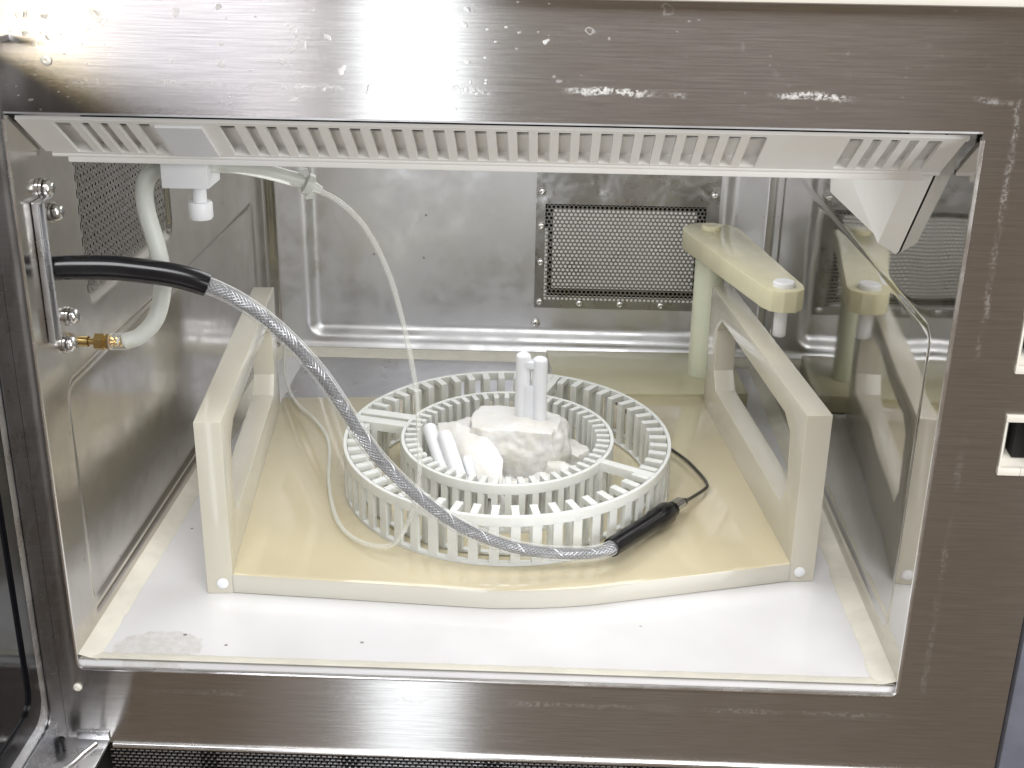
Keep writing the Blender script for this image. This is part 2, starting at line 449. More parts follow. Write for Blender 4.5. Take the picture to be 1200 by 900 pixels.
# lower lip and intake grille
mb = MB()
mb.tube([(1.3, -0.02, -4.55), (46, -0.02, -4.55)], 0.17, 10)
mb.box(1.3, 46, 0.0, 0.3, -4.62, -4.46)
part('lower_lip', mb, BRIGHT, oven)
mb = MB(); mb.box(-1, 46, 0.75, 0.95, -9, -4.66)
grille = part('intake_grille', mb, DARKGAP, oven)
bar = MB(); bar.box(1.0, 45.9, 0.18, 0.30, -0.05, 0.05)
SLATM = bar.mesh('slat', BLACK, (20, 0, 0))
for k in range(9):
    o = bpy.data.objects.new('slat', SLATM); COL.objects.link(o); o.parent = grille; o.location = Vector((0, 0, -4.86-0.2*k))*S
mb = MB()
for k in range(9):
    z = -4.96-0.2*k
    for i in range(150):
        x = 1.05+i*0.3+(0.15 if k % 2 else 0)
        wide = (i % 24) in (15, 16, 17)
        wd = 0.10 if wide else 0.2
        mb.box(x, x+wd, 0.10, 0.22, z-0.03, z+0.03)
part('grille_web', mb, ZINC, grille, None, 'stuff')

# ---- cavity sheets
def left_wall(u, v):
    y, z = 0.1+u*(D-0.1-0.1), 0.1+v*(H-0.1)
    d = 0.0
    d -= 0.18*sstep(0.0, 0.45, -rrect(y, z, 2.9, 41, 1.55, 13.9, 1.0))
    d -= 0.22*sstep(0.0, 0.35, -rrect(y, z, 6.8, 20.9, 16.4, 40, 0.9))
    d -= 0.12*math.exp(-((z-1.3)/0.16)**2)*sstep(2.8, 3.4, y)*(1-sstep(40, 41, y))
    d += 0.8*sstep(D-1.4, D, y)**2
    return (d, y, z)
VY0, VY1, VZ0, VZ1 = 7.6, 20.1, 17.2, 24.9
mb = MB()
NU, NV = 223, 136
vs = [left_wall(i/(NU-1), j/(NV-1)) for j in range(NV) for i in range(NU)]
fs = []
for j in range(NV-1):
    for i in range(NU-1):
        q = (j*NU+i, j*NU+i+1, (j+1)*NU+i+1, (j+1)*NU+i)
        cy = sum(vs[k][1] for k in q)/4; cz = sum(vs[k][2] for k in q)/4
        if VY0 < cy < VY1 and VZ0 < cz < VZ1: continue
        fs.append(q)
mb.add(vs, fs, True)
wl = part('left_wall', mb, WALL_L, oven)

def perforated(mb, fn, w, h, pitch, rad, inset=0.0, n=12):
    """hex-packed round holes in a w x h sheet; fn(u, v, depth) -> point"""
    rows = int(h/(pitch*0.866)); cols = int(w/pitch)
    ex = pitch/math.sqrt(3)
    cnt = 0
    for r in range(rows):
        for c in range(cols):
            cx = pitch*(c+0.5+(0.5 if r % 2 else 0)); cz = pitch*0.866*(r+0.5)
            if cx+pitch*0.5 > w+pitch*0.55: continue
            out = []; inn = []; dp = []
            for k in range(n):
                a = 2*math.pi*k/n + math.pi/6
                m = ((k*360/n) % 60); 
                rr = ex if k % 2 == 0 else ex*math.cos(math.pi/6)
                aa = a + math.pi/3*0
                out.append(fn(cx+rr*math.cos(aa), cz+rr*math.sin(aa), 0.0))
                inn.append(fn(cx+rad*math.cos(aa), cz+rad*math.sin(aa), 0.0))
                dp.append(fn(cx+rad*math.cos(aa), cz+rad*math.sin(aa), 0.06))
            fs = []
            for k in range(n):
                l = (k+1) % n
                fs.append((k, l, n+l, n+k)); fs.append((n+k, n+l, 2*n+l, 2*n+k))
            mb.add(out+inn+dp, fs); cnt += 1
    return rows*pitch*0.866, cols*pitch

mb = MB()
perforated(mb, lambda u, v, d: (-0.2-d, VY0-0.25+u, VZ0-0.25+v), VY1-VY0+0.5, VZ1-VZ0+0.6, 0.46, 0.10, n=8)
part('vent_mesh', mb, steel('side_mesh_steel', (0.42, 0.41, 0.39), 0.30, 0.0, 0.1, 0.3), wl, None, 'stuff')
mb = MB(); mb.box(-1.2, -1.0, VY0-1, VY1+1, VZ0-1, VZ1+1)
part('vent_duct', mb, plastic('dim_duct', (0.06, 0.06, 0.06), 0.6, 0, 0.05, 1, 0), wl)  # dark colour stands in for the shade behind the holes

def right_wall(u, v):
    y, z = 0.1+u*(D-0.1-0.1), 0.1+v*(H-0.1)
    d = 0.0
    d += 0.11*sstep(0.0, 0.35, -rrect(y, z, 2.7, 41, 1.55, 17.75, 1.0))
    d += 0.12*math.exp(-((z-1.2)/0.16)**2)*sstep(2.8, 3.4, y)*(1-sstep(40, 41, y))
    d -= 0.35*sstep(D-1.0, D, y)**2
    return (W+d, y, z)
mb = MB(); mb.grid(NU, NV, right_wall)
part('right_wall', mb, WALL_R, oven)

def back_wall(u, v):
    x, z = 0.0+u*W, 0.1+v*(H-0.1)
    q = rrect(x, z, 2.85, 37.25, 1.45, 50, 1.3)
    y = D + 0.75*sstep(0.0, 1.0, -q)
    y += 0.02*math.sin(x*0.35+1.3)*math.sin(z*0.3)
    y -= 0.35*math.exp(-((z-0.75)/0.3)**2)
    return (x, y, z)
mb = MB()
vs = [back_wall(i/200, j/149) for j in range(150) for i in range(201)]
fs = []
for j in range(149):
    for i in range(200):
        q = (j*201+i, j*201+i+1, (j+1)*201+i+1, (j+1)*201+i)
        cx = sum(vs[k][0] for k in q)/4; cz = sum(vs[k][2] for k in q)/4
        if 21.9 < cx < 35.4 and 4.7 < cz < 13.3: continue
        fs.append(q)
mb.add(vs, fs, True)
bw = part('back_wall', mb, BACK, oven)

# vent plate on the back wall, screwed on, with a punched field
PX0, PX1, PZ0, PZ1 = 21.5, 36.0, 4.35, 26.9
HX0, HX1, HZ0, HZ1 = 22.25, 35.0, 5.05, 13.0
py = D+0.62
mb = MB()
mb.box(PX0, PX1, py, py+0.08, HZ1, PZ1); mb.box(PX0, PX1, py, py+0.08, PZ0, HZ0)
mb.box(PX0, HX0, py, py+0.08, HZ0, HZ1); mb.box(HX1, PX1, py, py+0.08, HZ0, HZ1)
vp = part('vent_plate', mb, GALV, bw)
mb = MB()
perforated(mb, lambda u, v, d: (HX0-0.05+u, py+0.02+d, HZ0-0.05+v), HX1-HX0+0.25, HZ1-HZ0+0.2, 0.352, 0.128, n=12)
pm = part('punched_field', mb, DARKSTEEL, bw, None, 'stuff')
mb = MB()
fy = py+0.088
mb.box(HX0+0.62, HX1-0.72, fy, fy+0.02, HZ0+0.98, HZ1-0.42)
mb.box(HX0-0.3, HX0+0.24, fy, fy+0.02, HZ0-0.3, HZ1-2.0)
mb.box(HX0+0.26, HX1-0.3, fy, fy+0.02, HZ0-0.3, HZ0+0.34)
part('filter_sheet', mb, FILTER, bw)
mb = MB(); mb.box(HX0-0.4, HX1+0.4, py+1.2, py+1.3, HZ0-0.4, HZ1+0.4)
part('duct_back', mb, DARKGAP, bw)  # black sheet paints the shade behind the outer holes

def screw_mb(c, axis, r):
    m = MB()
    m.lathe([(r*1.0, 0.0), (r*1.0, r*0.15), (r*0.92, r*0.38), (r*0.7, r*0.58), (r*0.42, r*0.68), (r*0.38, r*0.45), (r*0.001, r*0.42)], c, axis, 18)
    return m
def pan_screw(c, axis, r, parent):
    m = MB()
    m.lathe([(r, 0), (r, r*0.25), (r*0.9, r*0.5), (r*0.62, r*0.72), (r*0.3, r*0.8), (0.001, r*0.8)], c, axis, 18)
    q = Vector((0, 0, 1)).rotation_difference(Vector(axis)).to_matrix().to_4x4()
    q.translation = Vector(c)
    o = part('screw', m, BRIGHT, parent)
    x = MB()
    x.box(-r*0.5, r*0.5, -r*0.11, r*0.11, r*0.72, r*0.83, 0, q); x.box(-r*0.11, r*0.11, -r*0.5, r*0.5, r*0.72, r*0.835, 0, q)
    me = x.mesh('cross_recess', DARKSTEEL, BASES[o.name])
    c2 = bpy.data.objects.new('cross_recess', me); COL.objects.link(c2); c2.parent = parent
    return o
for x, z in ((21.95, 14.0), (21.95, 11.2), (21.95, 8.2), (21.95, 4.85), (25.2, 4.8), (28.5, 4.78), (31.8, 4.75), (35.55, 13.95), (35.55, 4.75)):
    part('screw', screw_mb((x, py, z), (0, -1, 0), 0.30), BRIGHT, bw)
pan_screw((21.65, D+0.7, 3.0), (0, -1, 0), 0.38, bw)

# floor, ceiling, sealant
mb = MB(); mb.box(0.0, W, 0.15, D+0.4, 0.0, 0.3, 0.0)
part('cavity_floor', mb, FLOOR, oven)
mb = MB(); mb.box(-0.6, W+0.6, 5.6, D+1, H, H+0.2)
part('cavity_ceiling', mb, BACK, oven)
mb = MB()
def bead(a, b, prof_dir):
    pass
iz = 0.31
def quad_bead(p0, p1, nrm, wd, hh):
    """sealant strip from p0 to p1 (2D) widening along nrm, low sloping profile"""
    n = 60
    a, b, nn = Vector(p0), Vector(p1), Vector(nrm)
    rows = []
    prof = [(0.0, hh), (0.25, hh*0.92), (0.6, hh*0.55), (0.9, hh*0.25), (1.0, 0.0)]
    for i in range(n):
        c = a.lerp(b, i/(n-1))
        wob = 1+0.10*noise.noise(Vector((c.x*0.9, c.y*0.9, 3)))
        rows.append([(c.x+nn.x*t*wd*wob, c.y+nn.y*t*wd*wob, iz+h) for t, h in prof])
    k = len(prof)
    vs = [q for r in rows for q in r]
    fs = [(i*k+j, i*k+j+1, (i+1)*k+j+1, (i+1)*k+j) for i in range(n-1) for j in range(k-1)]
    mb.add(vs, fs, True)
quad_bead((-0.35, 0.15), (-0.35, D), (1, 0), 1.35, 0.38)
quad_bead((W+0.35, 0.15), (W+0.35, D), (-1, 0), 1.35, 0.38)
quad_bead((0.1, 0.15), (W-0.1, 0.15), (0, 1), 0.75, 0.16)
quad_bead((0.1, D-0.1), (W-0.1, D-0.1), (0, -1), 1.5, 0.45)
part('sealant_strip', mb, SEAL, oven)

# ---- white louvre under the top edge
def on_slope(x, s, n):            # s: 0 front .. 1 deep, n: out of the slope
    y, z = 0.75+s*3.1, 26.75-s*2.1
    L = math.hypot(3.1, 2.1)
    return (x, y-n*2.1/L, z-n*3.1/L)
lm = MB()
def slope_box(mb, x0, x1, s0, s1, n0, n1):
    vs = [on_slope(x, s, n) for n in (n0, n1) for s in (s0, s1) for x in (x0, x1)]
    mb.add(vs, [(0,2,3,1),(4,5,7,6),(0,1,5,4),(2,6,7,3),(0,4,6,2),(1,3,7,5)])
slope_box(lm, 0.15, 39.75, 0.0, 0.07, -0.08, 0.08)
slope_box(lm, 0.45, 39.65, 0.9, 1.0, -0.08, 0.08)
for x0, x1 in ((0.15, 1.6), (5.75, 8.65), (31.55, 34.95), (38.75, 39.65)): slope_box(lm, x0, x1, 0.07, 0.9, -0.08, 0.08)
lm.box(1.0, 39.0, 3.75, 4.02, 24.27, 24.75, 0.08)
lm.tube([(0.35, 3.8, 24.66), (39.65, 3.8, 24.66)], 0.15, 10)
louvre = part('louvre', lm, WHITE, oven)
mb = MB()
slope_box(mb, 0.5, 39.4, 0.42, 1.0, -0.47, -0.40); slope_box(mb, 0.5, 39.4, 0.9, 0.94, -0.42, -0.07)
part('louvre_back', mb, WHITE, louvre)
mb = MB(); mb.box(1.3, 38.5, 5.0, 5.1, 25.3, 27)
part('louvre_shade_strip', mb, DARKGAP, oven)  # black strip paints the shade seen through the slot tops
mb = MB(); mb.box(-0.2, 40.2, 0.12, 5.55, 27.0, 27.08)
part('louvre_top', mb, BACK, oven)
rb = MB()
def rib(x):
    for (s0, s1) in ((0.07, 0.9),):
        pass
L = math.hypot(3.15, 2.45)
rm = MB(); slope_box(rm, -0.19, 0.19, 0.06, 0.92, -0.12, 0.07)
RIB = rm.mesh('rib', WHITE, (0, 0, 0))
xs = [1.75+0.8*k for k in range(1, 5)] + [8.65+0.8808*k for k in range(1, 26)] + [34.95+0.76*k for k in range(1, 5)]
for x in xs:
    o = bpy.data.objects.new('rib', RIB); COL.objects.link(o); o.parent = louvre
    o.location = Vector((x-20, 0, 0))*S

# ---- triangular white cover high on the right wall
mb = MB()
def cov(pts0, pts1, x0, x1):
    n = len(pts0)
    vs = [(x0, y, z) for y, z in pts0]+[(x1, y, z) for y, z in pts1]
    fs = [tuple(range(n, 2*n))]+[(i, (i+1) % n, n+(i+1) % n, n+i) for i in range(n)]
    mb.add(vs, fs)
cov([(4.6, 25.2), (9.3, 19.55), (9.75, 19.3), (25.5, 18.9), (26, 26.9), (4.6, 26.9)],
    [(5.7, 24.6), (9.75, 19.95), (10.0, 19.8), (18.5, 21.9), (24, 26.9), (5.2, 26.9)], W-0.05, W-0.95)
part('wall_cover', mb, WHITE, oven)

# ---- zinc bracket on the left wall, with four screws
mb = MB()
bx = lambda y0, y1, z0, z1, x0, x1: mb.box(x0, x1, y0, y1, z0, z1, 0.04)
bx(1.5, 2.05, 16.4, 22.9, 0.03, 0.10)
bx(1.95, 2.07, 16.4, 22.9, 0.03, 0.42)
bx(1.5, 1.6, 16.4, 22.9, 0.03, 0.32)
bx(1.5, 3.0, 22.82, 22.93, 0.03, 0.42)
br = part('cable_bracket', mb, ZINC, oven)
for y, z, r in ((2.9, 23.25, 0.45), (3.6, 22.0, 0.45), (4.0, 16.9, 0.43), (3.3, 15.75, 0.43)):
    m = MB(); m.lathe([(r*1.05, 0), (r*1.05, 0.12), (r*0.55, 0.13), (r*0.55, 0.3)], (0.02, y, z), (1, 0, 0), 18)
    part('washer', m, BRIGHT, br)
    pan_screw((0.22, y, z), (1, 0, 0), r*0.9, br)
for z in (23.25, 16.9):
    pass

# ---- door, swung open to the left
dm = MB(); dm.box(-4.6, -1.25, -44, 0.15, -5.3, 29.9, 0.2)
door = part('oven_door', dm, DOORSTEEL, oven)
def door_ring(mb, o, i, x0, x1, r0, r1):
    po = rpoly(*o, r0, 6); pi = rpoly(*i, r1, 6); n = len(po)
    vs = [(x0, u, v) for u, v in po]+[(x1, u, v) for u, v in po]+[(x1, u, v) for u, v in pi]+[(x0, u, v) for u, v in pi]
    fs = []
    for a in range(n):
        b = (a+1) % n
        fs += [(a, b, n+b, n+a), (n+a, n+b, 2*n+b, 2*n+a), (2*n+a, 2*n+b, 3*n+b, 3*n+a)]
    mb.add(vs, fs, True)
mb = MB(); door_ring(mb, (-43.8, -0.02, -5.1, 29.75), (-42.4, -1.35, -2.3, 28.5), -1.3, -1.02, 0.3, 0.9)
part('door_rim', mb, DOORSTEEL, door)
mb = MB(); door_ring(mb, (-42.3, -1.4, -2.25, 28.4), (-41.6, -2.2, -1.3, 27.7), -1.3, -1.12, 0.9, 0.9)
part('door_step', mb, ZINC, door)
mb = MB(); door_ring(mb, (-41.55, -2.22, -1.25, 27.6), (-40.5, -3.1, -0.2, 26.6), -1.3, -1.0, 1.1, 1.0)
part('door_gasket', mb, BLACK, door)
mb = MB(); mb.prism(rpoly(-40.4, -3.15, -0.15, 26.5, 1.0, 6), lambda u, v, t: (t, u, v), -1.3, -1.15)
part('door_glass', mb, GLASS, door)
# hinges
mb = MB(); mb.box(-2.4, 1.15, -3.2, 0.02, -4.42, -4.22, 0.06); mb.box(-0.5, 1.15, -0.12, 0.05, -4.3, -3.75, 0.05)
mb.tube(spline([(-1.3, -3.0, -4.2), (-0.2, -2.4, -4.18), (0.3, -1.2, -4.18), (0.6, -0.5, -4.2)], 6), 0.14, 8)
hg = part('lower_hinge', mb, ZINC, oven)
mb = MB(); mb.tube([(-1.0, -1.0, -5.2), (-1.0, -1.0, -3.6)], 0.28, 12)
part('hinge_pin', mb, BLACK, hg)
mb = MB(); mb.box(-3.0, 0.7, -2.6, 0.02, 29.95, 30.2, 0.08); 
part('upper_hinge', mb, ZINC, oven)
for x, z in ((2.1, 29.2), (-0.15, -1.15)):
    part('rivet', screw_mb((x, -0.02, z), (0, -1, 0), 0.22), CREAM, face)

# ================================================================== steel sheet lying on the floor at the back
mb = MB(); mb.box(3.0, 31.0, 32.5, 43.3, 0.31, 0.42, 0.03)
t = thing('steel_sheet', 'plain grey steel sheet lying flat on the oven floor along the back wall', 'metal sheet', (15, 38, 0.31))
part('sheet', mb, steel('grey_floor_sheet', (0.66, 0.66, 0.69), 0.36, 0.05, 0.2, 0.3), t)

# ================================================================== carrier: base plate with two side frames
HX, HY, YA = 4.674, 6.664, 0.09886
hu = Vector((math.cos(YA), math.sin(YA))); hv = Vector((-math.sin(YA), math.cos(YA)))
def hp(a, b, z): return (HX+hu.x*a+hv.x*b, HY+hu.y*a+hv.y*b, z)
WH, HH, TT, DH = 33.37, 10.4, 1.40, 23.42
car = thing('carousel_carrier', 'milky tan plastic carrier tray with a windowed frame standing on each side', 'carrier tray', hp(WH/2, DH/2, 0.31))
# base plate with a bulging front edge
pl = []
for a, b in ((TT-0.15, DH+1.8), (TT-0.15, 0.03), (TT+0.02, -0.05)): pl.append((a, b))
for q in spline([(14.0, -2.03, 0), (15.5, -2.22, 0), (17.5, -2.28, 0), (19.5, -2.2, 0), (21.0, -2.03, 0)], 3): pl.append((q.x, q.y))
pl += [(WH-TT-0.02, -0.05), (WH-TT+0.15, 0.03), (WH-TT+0.15, DH+1.8)]
mb = MB(); mb.prism(pl, lambda u, v, t: hp(u, v, t), 0.31, 1.5, 0.22)
part('base_plate', mb, BASE, car)
def side_frame(a0, a1):
    m = MB()
    outer = [(0, 0.31), (DH, 0.31), (DH, HH), (0, HH)]
    inner = [(2.2, 5.0), (3.2, 3.75), (20.0, 3.75), (21.0, 4.9), (21.0, 7.9), (19.8, 8.95), (3.9, 8.95), (2.6, 8.3)]
    bm = bmesh.new()
    def loop(poly, a): return [bm.verts.new(hp(a, u, v)) for u, v in poly]
    for a in (a0, a1):
        pass
    lo0, lo1, li0, li1 = loop(outer, a0), loop(outer, a1), loop(inner, a0), loop(inner, a1)
    for l0, l1 in ((lo0, lo1), (li0, li1)):
        n = len(l0)
        for i in range(n): bm.faces.new((l0[i], l0[(i+1) % n], l1[(i+1) % n], l1[i]))
    for lo, li in ((lo0, li0), (lo1, li1)):
        ed = []
        for l in (lo, li):
            n = len(l)
            for i in range(n): ed.append(bm.edges.get((l[i], l[(i+1) % n])))
        bmesh.ops.triangle_fill(bm, edges=ed, use_beauty=True)
    bmesh.ops.recalc_face_normals(bm, faces=bm.faces)
    ed = [e for e in bm.edges if len(e.link_faces) == 2 and e.calc_face_angle(0) > 1.2]
    bmesh.ops.bevel(bm, geom=ed, offset=0.06, segments=2, profile=0.6, affect='EDGES')
    m.take(bm, None, True)
    return m
for a0, a1, ca in ((0, TT, 0.85), (WH-TT, WH, WH-0.85)):
    sf = part('side_frame', side_frame(a0, a1), CARRIER, car)
    m = MB(); c = hp(ca, -0.03, 0.95)
    m.lathe([(0.31, 0.05), (0.31, -0.03), (0.26, -0.06), (0.001, -0.07)], c, (-hv.x*-1, -hv.y*-1, 0), 20)
    part('pin', m, PTFE, sf)

# ================================================================== arm stand at the back right
ast = thing('arm_stand', 'yellowed plastic post on a flat olive block carrying a swivel arm with white pins', 'stand', (31, 38, 0.31))
mb = MB()
sl = [(23.6, 33.3), (37.6, 34.4), (37.2, 43.0), (22.6, 42.6)]
mb.prism(sl, lambda u, v, t: (u, v, t), 0.43, 1.75, 0.08)
part('base_block', mb, OLIVE, ast)
mb = MB(); mb.lathe([(0.001, 1.76), (1.10, 1.76), (1.12, 1.85), (1.12, 11.55), (1.06, 11.68), (0.001, 11.68)], (34.62, 38.2, 0), (0, 0, 1), 40)
part('post', mb, POST, ast)
# arm: wide round end over the post, narrower faceted tip
a0, a1 = Vector((34.5, 38.3)), Vector((37.45, 24.4))
dv = (a1-a0).normalized(); nv = Vector((-dv.y, dv.x))
pl = []
for k in range(6):
    an = math.radians(90+180*k/5); q = a0+dv*(math.cos(an)*2.1)+nv*(math.sin(an)*2.15); pl.append((q.x, q.y))
for k in range(6):
    an = math.radians(-90+180*k/5); q = a1+dv*(math.cos(an)*1.35)+nv*(math.sin(an)*1.32); pl.append((q.x, q.y))
mb = MB(); mb.prism(pl, lambda u, v, t: (u, v, t), 11.7, 13.1, 0.07)
arm = part('swivel_arm', mb, ARM, ast)
mb = MB(); mb.lathe([(0.001, 0), (0.72, 0), (0.72, 0.28), (0.66, 0.34), (0.001, 0.34)], (34.5, 38.3, 13.1), (0, 0, 1), 24)
part('cap', mb, ARM, arm)
mb = MB(); mb.lathe([(0.001, 0), (0.68, 0), (0.68, 0.26), (0.62, 0.32), (0.001, 0.32)], (37.45, 24.4, 13.1), (0, 0, 1), 24)
mb.lathe([(0.42, 0.0), (0.42, -1.85), (0.36, -1.92), (0.001, -1.92)], (37.45, 24.4, 11.7), (0, 0, 1), 20)
part('pin', mb, PTFE, arm)

# ================================================================== carousel
CX, CY, CZ, HC = 20.36, 19.45, 1.51, 3.05
car2 = thing('slotted_carousel', 'white round slotted plastic carousel with two comb rings and a broken melted hub', 'carousel', (CX, CY, CZ))
car2.scale = (1, 1.085, 1)
def ring_mb(R, z0, z1, t, n=96):
    m = MB(); m.lathe([(R-t, z0), (R, z0), (R, z1-0.03), (R-0.03, z1), (R-t+0.03, z1), (R-t, z1-0.03), (R-t, z0)], (CX, CY, CZ), (0, 0, 1), n)
    return m
def tooth_mesh(R, dep, wd):
    m = MB()
    m.box(R-0.24, R-0.015, -wd*0.5, wd*0.5, 0.02, HC-0.45)
    m.box(R-dep, R-0.26, -wd*0.40, wd*0.40, HC-0.36, HC-0.02)
    m.box(R-dep-0.26, R-dep, -wd*0.42, wd*0.42, 0.02, HC-0.02)
    return m.mesh('tooth', ROTOR)
for R0, N, dep, wd, off in ((10.12, 54, 1.05, 0.53, 0.03), (6.6, 52, 0.8, 0.38, 0.05)):
    rg = part('comb_ring', ring_mb(R0, HC-0.60, HC, 0.22), ROTOR, car2)
    lo = MB()
    lo.lathe([(R0-0.3, 0), (R0, 0), (R0, 0.2), (R0-0.3, 0.2), (R0-0.3, 0)], (CX, CY, CZ), (0, 0, 1), 96)
    lo.lathe([(R0-dep-0.3, 0.05), (R0-dep, 0.05), (R0-dep, 0.2), (R0-dep-0.3, 0.2), (R0-dep-0.3, 0.05)], (CX, CY, CZ), (0, 0, 1), 96)
    part('lower_ring', lo, ROTOR, car2)
    tm = tooth_mesh(R0, dep, wd)
    for k in range(N):
        o = bpy.data.objects.new('tooth', tm); COL.objects.link(o); o.parent = rg
        o.rotation_euler = (0, 0, 2*math.pi*k/N+off)
def spoke(deg, offs, r0=6.3, r1=9.95, wd=0.5):
    m = MB(); a = math.radians(deg)
    q = Matrix.Translation((CX, CY, CZ)) @ Matrix.Rotation(a, 4, 'Z')
    for o in offs:
        m.box(r0, r1, o-wd/2, o+wd/2, HC-0.55, HC-0.01, 0, q)
        m.box(r0+0.1, r0+0.5, o-wd/2, o+wd/2, 0.02, HC-0.55, 0, q); m.box(r1-1.6, r1-1.2, o-wd/2, o+wd/2, 0.02, HC-0.55, 0, q)
    return m
part('spoke', spoke(166, (-0.55, 0.55), wd=0.75), ROTOR, car2)
part('spoke', spoke(-29, (0.0,), wd=0.55), ROTOR, car2)
part('spoke', spoke(72, (0.0,)), ROTOR, car2)

def lump(c, size, seed, amp, scale=0.6, flat_top=None, sub=5, rot=0.0):
    bm = bmesh.new(); bmesh.ops.create_icosphere(bm, subdivisions=sub, radius=1)
    q = Matrix.Rotation(rot, 3, 'Z')
    for v in bm.verts:
        p = v.co.copy()
        k = max(abs(p.x), abs(p.y), abs(p.z)); p = p.lerp(p/k, 0.46)
        p = Vector((p.x*size[0], p.y*size[1], p.z*size[2]))
        n = noise.fractal(Vector(p)*scale+Vector((seed, seed*2.1, 0)), 1.15, 2.1, 3)
        p += v.co*n*amp
        if flat_top is not None and p.z > flat_top: p.z = flat_top+(p.z-flat_top)*0.28
        v.co = q @ p + Vector(c)
    m = MB(); m.take(bm, None, True); return m
# bottom pan of the hub, rough with melted residue
mb = MB()
def pan(u, v):
    r = 5.55*u; a = 2*math.pi*v
    x, y = r*math.cos(a), r*math.sin(a)
    z = 0.35+0.6*noise.fractal(Vector((x*0.45, y*0.45, 1.7)), 0.9, 2, 5)+0.9*math.exp(-((r-3.4)/1.7)**2)
    z = max(z, 0.05)*(1-sstep(4.6, 5.5, r))+0.01
    return (CX+x, CY+y, CZ+z)
mb.grid(46, 120, pan)
part('hub_pan', mb, MELT, car2)
# the standing block with flat top
bl = lump((20.9, 20.2, 3.75), (3.35, 2.2, 2.0), 3.3, 0.5, 0.5, 1.45, 6, -0.16)
hub = part('melted_hub', bl, MELT, car2)
# wedge tongue rising to the left of the block
mb = lump((17.6, 21.6, 3.0), (2.0, 1.2, 1.3), 8.1, 0.3, 0.7, None, 5, 0.5)
part('fragment', mb, MELT, car2)
mb = lump((24.2, 20.6, 2.5), (1.5, 1.1, 1.0), 5.7, 0.25, 0.8, None, 4, -0.5)
part('fragment', mb, MELT, car2)
mb = lump((24.0, 17.6, 2.6), (1.3, 0.6, 0.9), 15.7, 0.35, 0.8, None, 4, -0.6)
part('fragment', mb, MELT, car2)
# broken curved shell in front
def shell_mb(pts_top, pts_bot, th, seed):
    A = spline(pts_top, 6); B = spline(pts_bot, 6); n = len(A); k = 9
    vs = []; fs = []
    for s_ in (0, 1):
        for i in range(n):
            for j in range(k):
                t = j/(k-1)
                p = A[i].lerp(B[i], t)
                p = p+Vector((0, -1, 0.5))*(0.45*math.sin(math.pi*t))
                d = noise.noise(p*1.1+Vector((seed, 0, 0)))*0.28
                vs.append(p+Vector((0.1, -0.8, 0.6)).normalized()*(d-(th if s_ else 0)))
    for s_ in (0, 1):
        o = s_*n*k
        for i in range(n-1):
            for j in range(k-1): fs.append((o+i*k+j, o+i*k+j+1, o+(i+1)*k+j+1, o+(i+1)*k+j))
    o = n*k
    for i in range(n-1):
        for j in (0, k-1): fs.append((i*k+j, (i+1)*k+j, o+(i+1)*k+j, o+i*k+j))
    for j in range(k-1):
        for i in (0, n-1): fs.append((i*k+j, i*k+j+1, o+i*k+j+1, o+i*k+j))
    m = MB(); m.add(vs, fs, True); return m
mb = shell_mb([(15.9, 20.8, 4.6), (17.2, 20.0, 4.95), (18.6, 18.9, 4.9), (19.6, 17.8, 4.5), (20.2, 16.9, 4.0)],
              [(16.3, 18.6, 3.3), (17.4, 16.8, 3.0), (18.6, 15.2, 2.8), (19.5, 14.5, 2.6), (20.2, 14.5, 2.4)], 0.4, 2.0)
part('fragment', mb, MELT, car2)
mb = shell_mb([(19.6, 17.6, 3.9), (20.0, 16.6, 3.6), (20.4, 15.6, 3.3)], [(20.0, 15.8, 2.2), (20.3, 15.0, 2.1), (20.7, 14.6, 2.0)], 0.3, 6.0)
part('fragment', mb, MELT, car2)
for x, y, r_ in ((15.9, 15.0, 0.6), (21.2, 14.4, -0.4), (22.6, 14.2, 0.4), (23.6, 15.1, -0.3), (18.6, 14.0, 0.2), (24.5, 16.4, 0.3)):
    mb = lump((x, y, 2.7), (0.62, 0.45, 1.15), x*3.1, 0.22, 0.9, None, 3, r_)
    part('fragment', mb, MELT, car2)
# upright twin-pillar handle
mb = MB()
def capsule(mb, a, b, r, n=18):
    a, b = Vector(a), Vector(b); d = (b-a).normalized()
    P = [a, a+d*0.02]; Rr = [r*0.96, r]
    P.append(b-d*r*0.6); Rr.append(r)
    for k in range(1, 7):
        an = math.pi/2*k/6; P.append(b-d*r*0.6+d*(r*0.6*math.sin(an))); Rr.append(max(r*math.cos(an), 0.01))
    mb.tube(P, Rr, n)
capsule(mb, (21.24, 20.6, 4.6), (21.24, 20.6, 9.6), 0.47)
capsule(mb, (22.28, 20.45, 4.6), (22.28, 20.45, 9.4), 0.47)
mb.box(21.3, 22.2, 20.15, 20.8, 4.6, 7.5); mb.box(21.3, 22.2, 20.15, 20.8, 8.65, 9.1, 0.06)
part('handle', mb, PTFE, car2)
# second handle, broken off and leaning
mb = MB()
capsule(mb, (17.2, 14.6, 3.0), (15.45, 19.4, 5.0), 0.45)
capsule(mb, (18.0, 14.2, 3.2), (16.5, 18.2, 5.1), 0.47)
capsule(mb, (18.5, 15.3, 3.3), (18.0, 16.6, 4.3), 0.3)
part('handle', mb, PTFE, car2, 'broken handle lying across the ring')
for o in [c for c in car2.children if c.name.split('.')[0] in ('fragment', 'handle', 'melted_hub', 'hub_pan')]:
    o.scale = (1, 1/1.085, 1)            # these were measured directly
    o.location = (0, 0, 0)

